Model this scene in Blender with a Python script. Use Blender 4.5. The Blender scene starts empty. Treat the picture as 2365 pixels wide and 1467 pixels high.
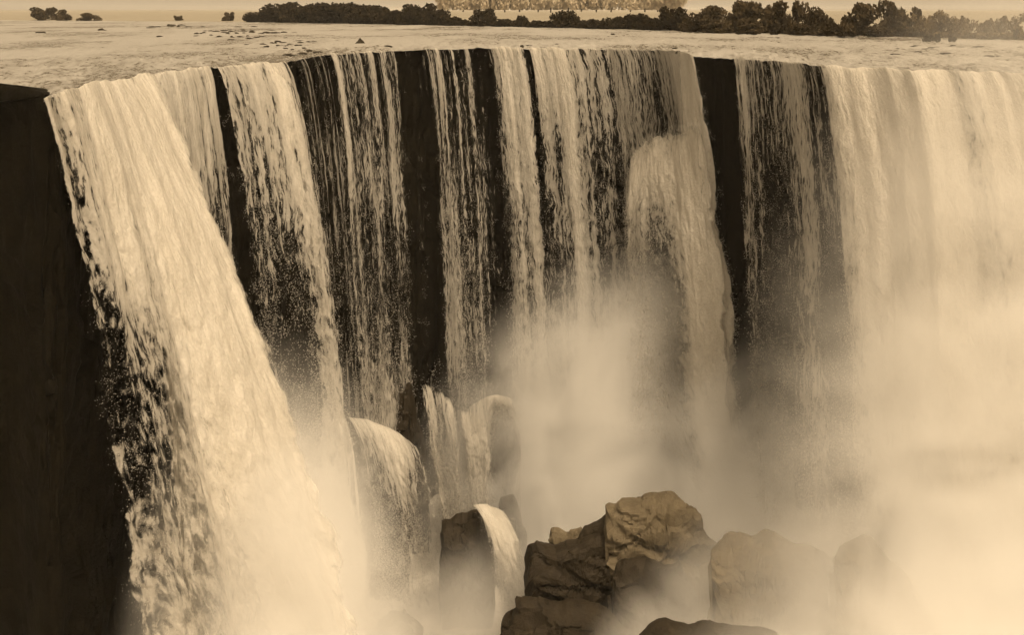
import bpy, math, random
import numpy as np
from mathutils import Vector
random.seed(7)
RNG = np.random.default_rng(11)
C = bpy.context.scene.collection
SC = bpy.context.scene

# ---------------------------------------------------------------- camera
F = 2536.0            # focal length in photo pixels (photo 2365 wide)
CX, HY = 1182.5, 22.0 # principal column and horizon row of the level view camera
CZ = 39.0             # eye height above the plunge pool
cam_d = bpy.data.cameras.new('camera')
cam = bpy.data.objects.new('camera', cam_d); C.objects.link(cam)
cam.location = (0, 0, CZ); cam.rotation_euler = (math.radians(90), 0, 0)
cam_d.sensor_width = 36.0; cam_d.lens = F / 2365 * 36.0
cam_d.shift_y = -(733.5 - HY) / 2365
cam_d.clip_end = 20000
SC.camera = cam

# ---------------------------------------------------------------- light
TINT = (1.0, 0.785, 0.53)      # the warm tone of the picture's daylight
SUN_DIR = Vector((0.26, -0.48, 0.84)).normalized()
elev = math.asin(SUN_DIR.z); azim = math.atan2(SUN_DIR.x, SUN_DIR.y)
w = bpy.data.worlds.new('World'); SC.world = w; w.use_nodes = True
nt = w.node_tree; nt.nodes.clear()
sky = nt.nodes.new('ShaderNodeTexSky'); sky.sky_type = 'NISHITA'; sky.sun_disc = False
sky.sun_elevation = elev; sky.sun_rotation = azim; sky.dust_density = 3.0
bw = nt.nodes.new('ShaderNodeRGBToBW'); mul = nt.nodes.new('ShaderNodeVectorMath'); mul.operation = 'MULTIPLY'
mul.inputs[1].default_value = (1.0, 0.755, 0.47)
bg = nt.nodes.new('ShaderNodeBackground'); bg.inputs[1].default_value = 0.14
wo = nt.nodes.new('ShaderNodeOutputWorld')
veil = nt.nodes.new('ShaderNodeMath'); veil.operation = 'MAXIMUM'; veil.inputs[1].default_value = 3.0   # thin bright overcast veil
nt.links.new(sky.outputs[0], bw.inputs[0]); nt.links.new(bw.outputs[0], veil.inputs[0]); nt.links.new(veil.outputs[0], mul.inputs[0])
nt.links.new(mul.outputs[0], bg.inputs[0]); nt.links.new(bg.outputs[0], wo.inputs[0])
sd = bpy.data.lights.new('sun', 'SUN'); sd.energy = 2.2; sd.angle = math.radians(6); sd.color = TINT
so = bpy.data.objects.new('sun', sd); C.objects.link(so)
so.rotation_euler = SUN_DIR.to_track_quat('Z', 'Y').to_euler(); so.location = (40, -20, 90)
vs = SC.view_settings; vs.view_transform = 'Standard'; vs.look = 'None'; vs.gamma = 1; vs.exposure = 0.40
SC.cycles.use_denoising = True
SC.cycles.max_bounces = 12; SC.cycles.diffuse_bounces = 3; SC.cycles.glossy_bounces = 2
SC.cycles.transparent_max_bounces = 24; SC.cycles.volume_bounces = 7
SC.cycles.use_adaptive_sampling = True; SC.cycles.adaptive_threshold = 0.04
SC.cycles.volume_step_rate = 0.7; SC.cycles.volume_max_steps = 64

# ---------------------------------------------------------------- numeric helpers
def _h(i, j, k, seed):
    n = (i * 374761393 + j * 668265263 + k * 1274126177 + seed * 974634777) & 0xFFFFFFFF
    n = ((n ^ (n >> 13)) * 1274126177) & 0xFFFFFFFF
    return ((n ^ (n >> 16)) & 0xFFFFFF) / float(0xFFFFFF)
def vnoise(x, y, z=0.0, seed=0):
    x, y, z = np.broadcast_arrays(np.asarray(x, float), np.asarray(y, float), np.asarray(z, float))
    xi, yi, zi = np.floor(x).astype(np.int64), np.floor(y).astype(np.int64), np.floor(z).astype(np.int64)
    fx, fy, fz = x - xi, y - yi, z - zi
    fx, fy, fz = [f * f * (3 - 2 * f) for f in (fx, fy, fz)]
    r = 0
    for a in (0, 1):
        for b in (0, 1):
            for c in (0, 1):
                wgt = (fx if a else 1 - fx) * (fy if b else 1 - fy) * (fz if c else 1 - fz)
                r = r + wgt * _h(xi + a, yi + b, zi + c, seed)
    return r * 2 - 1
def fbm(x, y, z=0.0, seed=0, o=4, g=0.5):
    r, a, t = 0, 1.0, 0.0
    for i in range(o):
        r = r + a * vnoise(np.asarray(x) * 2 ** i, np.asarray(y) * 2 ** i, np.asarray(z) * 2 ** i, seed + i * 17)
        t += a; a *= g
    return r / t
def cells(x, y, z, seed=0):
    """distance to the nearest jittered point and that cell's own random number: blocky rock"""
    xi, yi, zi = [np.floor(v).astype(np.int64) for v in (x, y, z)]
    best = np.full(np.shape(x), 9.0); rid = np.zeros(np.shape(x))
    for a in (-1, 0, 1):
        for b in (-1, 0, 1):
            for c in (-1, 0, 1):
                i, j, k = xi + a, yi + b, zi + c
                d = np.sqrt((i + _h(i, j, k, seed) - x) ** 2 + (j + _h(i, j, k, seed + 1) - y) ** 2 + (k + _h(i, j, k, seed + 2) - z) ** 2)
                m = d < best; best = np.where(m, d, best); rid = np.where(m, _h(i, j, k, seed + 3), rid)
    return best, rid
def sstep(a, b, x):
    t = np.clip((np.asarray(x, float) - a) / (b - a), 0, 1); return t * t * (3 - 2 * t)
def W(x, y, Y):
    return np.array([(x - CX) * Y / F, Y, CZ - (y - HY) * Y / F])

# ---------------------------------------------------------------- object helpers
def tag(o, label=None, cat=None, group=None, kind=None):
    if label: o['label'] = label
    if cat: o['category'] = cat
    if group: o['group'] = group
    if kind: o['kind'] = kind
    return o
def empty(name, loc):
    o = bpy.data.objects.new(name, None); C.objects.link(o); o.location = loc; o.empty_display_size = 0.3; return o
def raw_mesh(name, V, faces4=None, faces3=None, uv=None, attrs=None, smooth=True, mats=(), mat_idx=None):
    me = bpy.data.meshes.new(name)
    V = np.asarray(V, np.float32)
    f4 = np.zeros((0, 4), np.int32) if faces4 is None else np.asarray(faces4, np.int32)
    f3 = np.zeros((0, 3), np.int32) if faces3 is None else np.asarray(faces3, np.int32)
    loops = np.concatenate([f4.ravel(), f3.ravel()])
    me.vertices.add(len(V)); me.vertices.foreach_set('co', V.ravel())
    me.loops.add(len(loops)); me.loops.foreach_set('vertex_index', loops)
    n = len(f4) + len(f3); me.polygons.add(n)
    starts = np.concatenate([np.arange(len(f4)) * 4, len(f4) * 4 + np.arange(len(f3)) * 3]).astype(np.int32)
    me.polygons.foreach_set('loop_start', starts)
    me.polygons.foreach_set('use_smooth', np.full(n, smooth))
    if mat_idx is not None: me.polygons.foreach_set('material_index', np.asarray(mat_idx, np.int32))
    if uv is not None:
        l = me.uv_layers.new(name='UVMap'); l.data.foreach_set('uv', np.asarray(uv, np.float32)[loops].ravel())
    for k, v in (attrs or {}).items():
        a = me.attributes.new(k, 'FLOAT', 'POINT'); a.data.foreach_set('value', np.asarray(v, np.float32).ravel())
    for m in mats: me.materials.append(m)
    me.update(calc_edges=True); me.validate()
    return me
def link(name, me, parent=None):
    o = bpy.data.objects.new(name, me); C.objects.link(o)
    if parent: o.parent = parent
    return o
def grid_faces(nr, nc, closed=False):
    i, j = np.meshgrid(np.arange(nr - 1), np.arange(nc if closed else nc - 1), indexing='ij')
    k = (j + 1) % nc
    return np.stack([i * nc + j, i * nc + k, (i + 1) * nc + k, (i + 1) * nc + j], -1).reshape(-1, 4)

# ---------------------------------------------------------------- materials
def nodes(name):
    m = bpy.data.materials.new(name); m.use_nodes = True; t = m.node_tree; t.nodes.clear()
    out = t.nodes.new('ShaderNodeOutputMaterial'); return m, t, out
def N(t, typ, ins=None, **kw):
    n = t.nodes.new(typ)
    for k, v in kw.items(): setattr(n, k, v)
    for k, v in (ins or {}).items():
        if hasattr(v, 'is_linked') or hasattr(v, 'links'): t.links.new(v, n.inputs[k])
        else: n.inputs[k].default_value = v
    return n
def M(t, op, a, b=None, c=None):
    ins = {0: a}
    if b is not None: ins[1] = b
    if c is not None: ins[2] = c
    return N(t, 'ShaderNodeMath', ins, operation=op).outputs[0]
def MR(t, v, a, b, c=0.0, d=1.0, smooth=False):
    return N(t, 'ShaderNodeMapRange', {0: v, 1: a, 2: b, 3: c, 4: d}, interpolation_type='SMOOTHSTEP' if smooth else 'LINEAR').outputs[0]

def water_material(name, sc=(3.2, 1.1), soft=0.10, seed=0.0, col=(0.82, 0.795, 0.75), lace=0.5):
    """falling white water: foam where the sheet is thick, holes where it is torn"""
    m, t, out = nodes(name)
    uv = N(t, 'ShaderNodeUVMap').outputs[0]
    cov = N(t, 'ShaderNodeAttribute', attribute_name='cov').outputs['Fac']
    fall = N(t, 'ShaderNodeAttribute', attribute_name='fall').outputs['Fac']
    sep = N(t, 'ShaderNodeSeparateXYZ', {0: uv})
    u, v = sep.outputs[0], sep.outputs[1]
    warp = N(t, 'ShaderNodeTexNoise', {'Vector': uv, 'Scale': 0.45, 'Detail': 2.0}).outputs[0]
    uw = M(t, 'ADD', u, M(t, 'MULTIPLY', M(t, 'SUBTRACT', warp, 0.5), 0.8))
    # long streaks that break into clumps as the water falls
    v1 = N(t, 'ShaderNodeCombineXYZ', {0: M(t, 'MULTIPLY', uw, sc[0]), 1: M(t, 'MULTIPLY', v, 0.16), 2: seed})
    n1 = N(t, 'ShaderNodeTexNoise', {'Vector': v1.outputs[0], 'Scale': 1.0, 'Detail': 4.0, 'Roughness': 0.6}).outputs[0]
    v2 = N(t, 'ShaderNodeCombineXYZ', {0: M(t, 'MULTIPLY', uw, sc[0] * 0.95), 1: M(t, 'MULTIPLY', v, sc[1]), 2: seed + 5.3})
    n2 = N(t, 'ShaderNodeTexNoise', {'Vector': v2.outputs[0], 'Scale': 1.0, 'Detail': 8.0, 'Roughness': 0.74, 'Distortion': 0.6}).outputs[0]
    v3 = N(t, 'ShaderNodeCombineXYZ', {0: M(t, 'MULTIPLY', uw, sc[0] * 1.5), 1: M(t, 'MULTIPLY', v, sc[1] * 1.7), 2: seed + 2.1})
    vo = N(t, 'ShaderNodeTexVoronoi', {'Vector': N(t, 'ShaderNodeMixRGB', {0: 0.25, 1: v3.outputs[0], 2: N(t, 'ShaderNodeTexNoise', {'Vector': v3.outputs[0], 'Scale': 1.5, 'Detail': 2.0}).outputs['Color']}).outputs[0], 'Scale': 1.0}, feature='F1', distance='EUCLIDEAN').outputs['Distance']
    streak = MR(t, n1, 0.3, 0.7); clump = MR(t, n2, 0.3, 0.7)
    web = MR(t, vo, 0.1, 0.75)
    v4 = N(t, 'ShaderNodeCombineXYZ', {0: M(t, 'MULTIPLY', uw, sc[0] * 3.2), 1: M(t, 'MULTIPLY', v, sc[1] * 1.6), 2: seed + 9.7})
    n4 = N(t, 'ShaderNodeTexNoise', {'Vector': v4.outputs[0], 'Scale': 1.0, 'Detail': 3.0, 'Roughness': 0.6}).outputs[0]
    fine = MR(t, n4, 0.3, 0.7)
    streak = M(t, 'ADD', M(t, 'MULTIPLY', streak, 0.55), M(t, 'MULTIPLY', fine, 0.45))
    clump = M(t, 'ADD', M(t, 'MULTIPLY', clump, 1 - lace), M(t, 'MULTIPLY', web, lace))
    clump = M(t, 'ADD', M(t, 'MULTIPLY', clump, 0.62), M(t, 'MULTIPLY', fine, 0.38))
    k = MR(t, fall, 0.0, 0.6, 0.15, 0.75)
    pat = N(t, 'ShaderNodeMixRGB', {0: k, 1: streak, 2: clump}).outputs[0]
    thr = M(t, 'SUBTRACT', 1.0, cov)
    wd = MR(t, fall, 0.0, 1.0, soft * 0.6, soft * 1.1)
    a = M(t, 'DIVIDE', M(t, 'ADD', M(t, 'SUBTRACT', pat, thr), wd), M(t, 'MULTIPLY', wd, 2.0))
    a = N(t, 'ShaderNodeClamp', {0: a}).outputs[0]
    a = M(t, 'MULTIPLY', a, MR(t, cov, 0.1, 0.85, 0.22, 1.0))   # a thin veil lets the rock show through
    bump = N(t, 'ShaderNodeBump', {'Height': pat, 'Strength': 0.6, 'Distance': 0.16})
    v5 = N(t, 'ShaderNodeCombineXYZ', {0: M(t, 'MULTIPLY', u, 9.0), 1: M(t, 'MULTIPLY', v, 7.0), 2: seed + 1.7})
    n5 = N(t, 'ShaderNodeTexNoise', {'Vector': v5.outputs[0], 'Scale': 1.0, 'Detail': 4.0, 'Roughness': 0.7}).outputs[0]
    grain = MR(t, n5, 0.3, 0.7)
    v6 = N(t, 'ShaderNodeCombineXYZ', {0: M(t, 'MULTIPLY', uw, 0.9), 1: M(t, 'MULTIPLY', v, 0.34), 2: seed + 4.4})
    n6 = N(t, 'ShaderNodeTexNoise', {'Vector': v6.outputs[0], 'Scale': 1.0, 'Detail': 5.0, 'Roughness': 0.65}).outputs[0]
    bump = N(t, 'ShaderNodeBump', {'Height': grain, 'Strength': 0.45, 'Distance': 0.06, 'Normal': bump.outputs[0]})
    c = N(t, 'ShaderNodeMixRGB', {0: MR(t, M(t, 'ADD', pat, M(t, 'MULTIPLY', M(t, 'MAXIMUM', M(t, 'SUBTRACT', cov, 0.55), 0.0), 0.7)), 0.2, 0.75), 1: tuple(x * 0.58 for x in col) + (1,), 2: col + (1,)}).outputs[0]
    dens = M(t, 'ADD', M(t, 'MULTIPLY', grain, 0.45), M(t, 'MULTIPLY', MR(t, n6, 0.3, 0.7), 0.55))   # aerated foam against glassier water
    c = N(t, 'ShaderNodeMixRGB', {0: 1.0, 1: c, 2: N(t, 'ShaderNodeMixRGB', {0: dens, 1: (0.74, 0.72, 0.68, 1), 2: (1.12, 1.12, 1.12, 1)}).outputs[0]}, blend_type='MULTIPLY').outputs[0]
    d = N(t, 'ShaderNodeBsdfDiffuse', {'Color': c, 'Normal': bump.outputs[0]})
    tr = N(t, 'ShaderNodeBsdfTranslucent', {'Color': c, 'Normal': bump.outputs[0]})
    mx = N(t, 'ShaderNodeMixShader', {0: 0.35, 1: d.outputs[0], 2: tr.outputs[0]})
    tp = N(t, 'ShaderNodeBsdfTransparent')
    fin = N(t, 'ShaderNodeMixShader', {0: a, 1: tp.outputs[0], 2: mx.outputs[0]})
    t.links.new(fin.outputs[0], out.inputs[0])
    return m

def drop_material():
    m, t, out = nodes('spray_drops')
    d = N(t, 'ShaderNodeBsdfDiffuse', {'Color': (0.66, 0.64, 0.60, 1)})
    tr = N(t, 'ShaderNodeBsdfTranslucent', {'Color': (0.66, 0.64, 0.60, 1)})
    mx = N(t, 'ShaderNodeMixShader', {0: 0.5, 1: d.outputs[0], 2: tr.outputs[0]})
    t.links.new(mx.outputs[0], out.inputs[0]); return m

def rock_material(name, c1, c2, rough=0.55, scale=0.8, spec=0.3):
    m, t, out = nodes(name)
    co = N(t, 'ShaderNodeTexCoord').outputs['Object']
    n = N(t, 'ShaderNodeTexNoise', {'Vector': co, 'Scale': scale, 'Detail': 8.0, 'Roughness': 0.65})
    n2 = N(t, 'ShaderNodeTexNoise', {'Vector': co, 'Scale': scale * 6, 'Detail': 6.0, 'Roughness': 0.7})
    st = N(t, 'ShaderNodeTexNoise', {'Vector': co, 'Scale': scale * 2.7, 'Detail': 8.0, 'Roughness': 0.75, 'Distortion': 0.5}).outputs[0]   # lichen, silt and stains
    mixf = M(t, 'ADD', M(t, 'MULTIPLY', MR(t, n.outputs[0], 0.3, 0.7), 0.5), M(t, 'MULTIPLY', MR(t, st, 0.38, 0.62), 0.5))
    col = N(t, 'ShaderNodeMixRGB', {0: mixf, 1: c1 + (1,), 2: c2 + (1,)})
    bump = N(t, 'ShaderNodeBump', {'Height': n2.outputs[0], 'Strength': 0.7, 'Distance': 0.15})
    p = N(t, 'ShaderNodeBsdfPrincipled', {'Base Color': col.outputs[0], 'Roughness': rough, 'Normal': bump.outputs[0], 'Specular IOR Level': spec})
    t.links.new(p.outputs[0], out.inputs[0]); return m

def river_material():
    m, t, out = nodes('river_water')
    co = N(t, 'ShaderNodeTexCoord').outputs['Object']
    mp = N(t, 'ShaderNodeMapping', {'Vector': co, 'Scale': (0.9, 0.35, 1.0), 'Rotation': (0, 0, math.radians(-14))}).outputs[0]
    a = N(t, 'ShaderNodeTexNoise', {'Vector': mp, 'Scale': 1.6, 'Detail': 7.0, 'Roughness': 0.68, 'Distortion': 0.8}).outputs[0]
    b = N(t, 'ShaderNodeTexNoise', {'Vector': mp, 'Scale': 0.12, 'Detail': 4.0, 'Roughness': 0.6}).outputs[0]
    a2 = N(t, 'ShaderNodeTexNoise', {'Vector': mp, 'Scale': 5.5, 'Detail': 4.0, 'Roughness': 0.7}).outputs[0]
    a = M(t, 'ADD', M(t, 'MULTIPLY', a, 0.55), M(t, 'MULTIPLY', a2, 0.45))
    f = M(t, 'ADD', a, M(t, 'MULTIPLY', M(t, 'SUBTRACT', b, 0.5), 0.7))
    foam = MR(t, f, 0.41, 0.52)
    col = N(t, 'ShaderNodeMixRGB', {0: foam, 1: (0.13, 0.115, 0.09, 1), 2: (0.37, 0.357, 0.335, 1)})
    rg = MR(t, foam, 0, 1, 0.22, 0.7)
    bump = N(t, 'ShaderNodeBump', {'Height': a, 'Strength': 0.8, 'Distance': 0.3})
    p = N(t, 'ShaderNodeBsdfPrincipled', {'Base Color': col.outputs[0], 'Roughness': rg, 'Normal': bump.outputs[0], 'Specular IOR Level': 0.35})
    t.links.new(p.outputs[0], out.inputs[0]); return m

def leaf_material(name, c1, c2):
    m, t, out = nodes(name)
    co = N(t, 'ShaderNodeTexCoord').outputs['Object']
    n = N(t, 'ShaderNodeTexNoise', {'Vector': co, 'Scale': 1.3, 'Detail': 3.0})
    col = N(t, 'ShaderNodeMixRGB', {0: MR(t, n.outputs[0], 0.35, 0.65), 1: c1 + (1,), 2: c2 + (1,)})
    d = N(t, 'ShaderNodeBsdfDiffuse', {'Color': col.outputs[0]}); tr = N(t, 'ShaderNodeBsdfTranslucent', {'Color': col.outputs[0]})
    mx = N(t, 'ShaderNodeMixShader', {0: 0.3, 1: d.outputs[0], 2: tr.outputs[0]})
    t.links.new(mx.outputs[0], out.inputs[0]); return m

WATER = water_material('falling_water', (2.6, 0.85), 0.11, lace=0.5)
WATER_B = water_material('falling_water_coarse', (2.0, 0.85), 0.11, 3.7, lace=0.55)
WATER_BIG = water_material('falling_water_near', (1.7, 1.0), 0.12, 6.2, lace=0.62)
WATER_FINE = water_material('falling_water_fine', (3.8, 0.9), 0.11, 8.1, lace=0.35)
DROPS = drop_material()
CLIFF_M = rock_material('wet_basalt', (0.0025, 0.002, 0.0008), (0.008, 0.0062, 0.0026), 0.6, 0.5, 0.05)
ROCK_M = rock_material('wet_boulder', (0.014, 0.0105, 0.006), (0.042, 0.032, 0.019), 0.55, 0.9, 0.2)
ROCK_PALE = rock_material('mist_toned_boulder', (0.09, 0.073, 0.047), (0.20, 0.165, 0.11), 0.6, 0.8, 0.25)  # lighter copy of the boulder colour, with the veil of mist painted in
RIVER_M = river_material()
LAND_M = rock_material('dry_grassland', (0.26, 0.235, 0.185), (0.36, 0.33, 0.27), 0.95, 0.05, 0.05)
POOL_M = rock_material('churned_pool', (0.45, 0.42, 0.37), (0.80, 0.77, 0.72), 0.6, 0.4, 0.3)
BARK_M = rock_material('bark', (0.04, 0.03, 0.02), (0.07, 0.055, 0.035), 0.9, 4.0, 0.1)
LEAF_D = leaf_material('dark_leaves', (0.02, 0.0155, 0.008), (0.05, 0.038, 0.02))
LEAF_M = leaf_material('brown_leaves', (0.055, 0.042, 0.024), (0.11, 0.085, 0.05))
LEAF_L = leaf_material('haze_faded_leaves', (0.12, 0.092, 0.05), (0.20, 0.155, 0.09))  # fading behind the spray put into the leaf colour itself

LEAF_P = leaf_material('haze_toned_leaves', (0.50, 0.43, 0.32), (0.58, 0.51, 0.40))  # poplar foliage: distance haze painted into the leaf colour, close to sky tone

# ---------------------------------------------------------------- the lip of the falls
# photo column, photo row of the crest, distance from the eye (None: where the river level puts it)
RIV = 36.0
LIP = [(-700, 186, 47), (-300, 188, 46), (0, 193, 44), (40, 197, 43), (70, 205, 42.3), (86, 213, 41.8), (97, 226, 41.3), (150, 208, 42), (220, 190, None), (320, 173, None), (420, 162, None), (480, 152, None),
       (560, 147, None), (650, 142, None), (672, 138, None), (700, 131, None), (760, 122, None), (820, 119, None), (900, 115, None), (1000, 111, None), (1100, 108, None), (1250, 110, None),
       (1400, 111, None), (1500, 112, 82), (1555, 116, 77.6), (1592, 126, 74.3), (1640, 128, 73), (1692, 130, 71), (1750, 134, None), (1850, 143, None), (1900, 149, None), (1990, 152, None),
       (2100, 161, None), (2250, 163, None), (2400, 168, None), (2700, 176, None), (3100, 184, None)]
lx = np.array([p[0] for p in LIP], float)
lY = np.array([p[2] if p[2] else (CZ - RIV) * F / (p[1] - HY) for p in LIP], float)
lz = np.array([CZ - (p[1] - HY) * (p[2] if p[2] else (CZ - RIV) * F / (p[1] - HY)) / F for p in LIP], float)
def lip(px):
    px = np.asarray(px, float)
    Y = np.interp(px, lx, lY); z = np.interp(px, lx, lz)
    Y = Y + 0.55 * fbm(px / 34.0, 0, seed=5, o=4); z = z + 0.10 * fbm(px / 16.0, 0, seed=6, o=4)
    return np.stack([(px - CX) * Y / F, Y, z], -1)

# ---------------------------------------------------------------- setting: cliff, river, land, pool
def build_cliff():
    px = np.concatenate([np.arange(-700, 90, 12), np.arange(90, 1700, 3.0), np.arange(1700, 3100, 6)])
    P = lip(px); n = len(px)
    T = np.gradient(P[:, :2], axis=0); L = np.linalg.norm(T, axis=1, keepdims=True); T = T / np.maximum(L, 1e-6)
    k = np.ones(25) / 25
    T = np.stack([np.convolve(np.pad(T[:, i], 12, mode='edge'), k, 'valid') for i in (0, 1)], -1); T /= np.linalg.norm(T, axis=1, keepdims=True)
    Nn = np.stack([T[:, 1], -T[:, 0]], -1)   # outward (towards the gorge)
    arc = np.concatenate([[0], np.cumsum(np.linalg.norm(np.diff(P[:, :2], axis=0), axis=1))])
    dz = np.concatenate([np.linspace(0, 1.2, 8), np.linspace(1.2, 38.5, 130)[1:]])
    A, Z = np.meshgrid(arc, dz, indexing='xy')
    dry = sstep(-900, -600, px) * (1 - sstep(70, 110, px)) + sstep(1588, 1600, px) * (1 - sstep(1684, 1694, px))
    back = 0.25 + 0.02 * Z + 0.45 * sstep(0.0, 2.0, Z)
    d1, r1 = cells(A * 0.55, Z * 0.13, A * 0 + 0.5, 21)
    d2, r2 = cells(A * 1.3, Z * 0.5, A * 0 + 0.5, 31)
    rel = 0.75 * (r1 - 0.5) + 0.25 * (r2 - 0.5) + 0.5 * fbm(A * 0.2, Z * 0.12, seed=41) + 0.12 * fbm(A * 2, Z * 2, seed=43)
    off = -back * (1 - 0.75 * dry) + rel * sstep(0.0, 1.5, Z) * (1 - 0.45 * dry)
    off = np.minimum(off, 0.25) - 0.35 * np.exp(-Z / 0.35) * dry
    V = np.zeros(A.shape + (3,))
    V[..., 0] = P[None, :, 0] + Nn[None, :, 0] * off; V[..., 1] = P[None, :, 1] + Nn[None, :, 1] * off
    V[..., 2] = P[None, :, 2] - Z - 0.02 + (1 - np.minimum(Z, 1)) * (0.16 * fbm(A * 1.5, 0 * A, seed=47) * dry - 0.10)
    # a top row that runs back under the river
    back_row = V[0].copy(); back_row[:, :2] -= Nn * 3.0; back_row[:, 2] -= 0.5
    V = np.concatenate([back_row[None], V], 0)
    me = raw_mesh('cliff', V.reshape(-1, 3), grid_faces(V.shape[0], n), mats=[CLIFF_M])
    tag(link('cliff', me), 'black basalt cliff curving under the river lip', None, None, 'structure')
build_cliff()

FAR = [(-900, 45), (0, 46), (560, 50), (1000, 58), (1500, 69), (1700, 76), (2000, 83), (2365, 92), (3100, 104)]
def far(px):
    y = np.interp(px, [p[0] for p in FAR], [p[1] for p in FAR]); Y = (CZ - RIV) * F / (y - HY)
    Y = Y * (1 + 0.02 * fbm(np.asarray(px) / 60, 0, seed=77))
    return np.stack([(px - CX) * Y / F, Y, np.full(np.shape(px), RIV)], -1)
def build_river():
    px = np.concatenate([np.arange(-700, 60, 20.0), np.arange(60, 2400, 4.0), np.arange(2400, 3101, 20)])
    L = lip(px); dry = 1 - sstep(70, 110, px); L[:, 1] += 1.7 * dry; L[:, 0] -= 0.5 * dry; Fr = far(px); v = np.linspace(0, 1, 240) ** 1.8
    Fr2 = Fr.copy(); Fr2[:, 1] += 6; 
    P = L[None] * (1 - v[:, None, None]) + Fr2[None] * v[:, None, None]
    back = P[..., 1] - L[None, :, 1]
    P[..., 2] = L[None, :, 2] + (RIV - L[None, :, 2]) * sstep(0, 5, back)
    wob = 0.11 * fbm(P[..., 0] * 0.45, P[..., 1] * 0.25, seed=3) + 0.09 * fbm(P[..., 0] * 1.7, P[..., 1] * 0.9, seed=4)
    near = np.exp(-back / 25.0)
    step = -0.0
    P[..., 2] += wob * (0.7 + 2.0 * near) * sstep(0, 1.2, back) + step
    P[..., 2] -= 0.10 * np.exp(-back / 0.5)
    P[..., 2] -= 0.30 * dry[None] * np.exp(-back / 1.5)
    # the dry rock at the near end of the lip stays clear of water
    me = raw_mesh('river', P.reshape(-1, 3), grid_faces(*P.shape[:2]), mats=[RIVER_M])
    tag(link('river', me), 'wide shallow foaming river above the falls', None, None, 'structure')
build_river()
def build_land():
    px = np.linspace(-2500, 5000, 200)
    s = far(np.clip(px, -900, 3100)); s[:, 0] = (px - CX) * s[:, 1] / F
    d = np.concatenate([[-2.0, 0, 2, 5], np.geomspace(8, 9000, 50)])
    P = np.repeat(s[None], len(d), 0)
    P[..., 1] += d[:, None]; P[..., 0] *= (P[..., 1] / s[None, :, 1])
    P[..., 2] = RIV - 0.3 + np.interp(d, [-2, 0, 2, 5, 60, 400, 9000], [0, 0.28, 0.4, 0.5, 0.7, 1.0, 2.5])[:, None] + 0.15 * fbm(P[..., 0] * 0.1, P[..., 1] * 0.1, seed=9) * (d[:, None] > 1)
    tag(link('land', raw_mesh('land', P.reshape(-1, 3), grid_faces(len(d), 200), mats=[LAND_M])), 'flat dry land beyond the river', None, None, 'structure')
    x = np.linspace(-150, 150, 160); y = np.linspace(-60, 110, 120); X, Yy = np.meshgrid(x, y)
    Z = 0.35 * fbm(X * 0.3, Yy * 0.3, seed=15) + 0.12 * fbm(X * 1.5, Yy * 1.5, seed=16)
    tag(link('plunge_pool_water', raw_mesh('plunge_pool_water', np.stack([X, Yy, Z], -1).reshape(-1, 3), grid_faces(120, 160), mats=[POOL_M])), 'churned white water at the foot of the falls', None, None, 'structure')
build_land()

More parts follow.
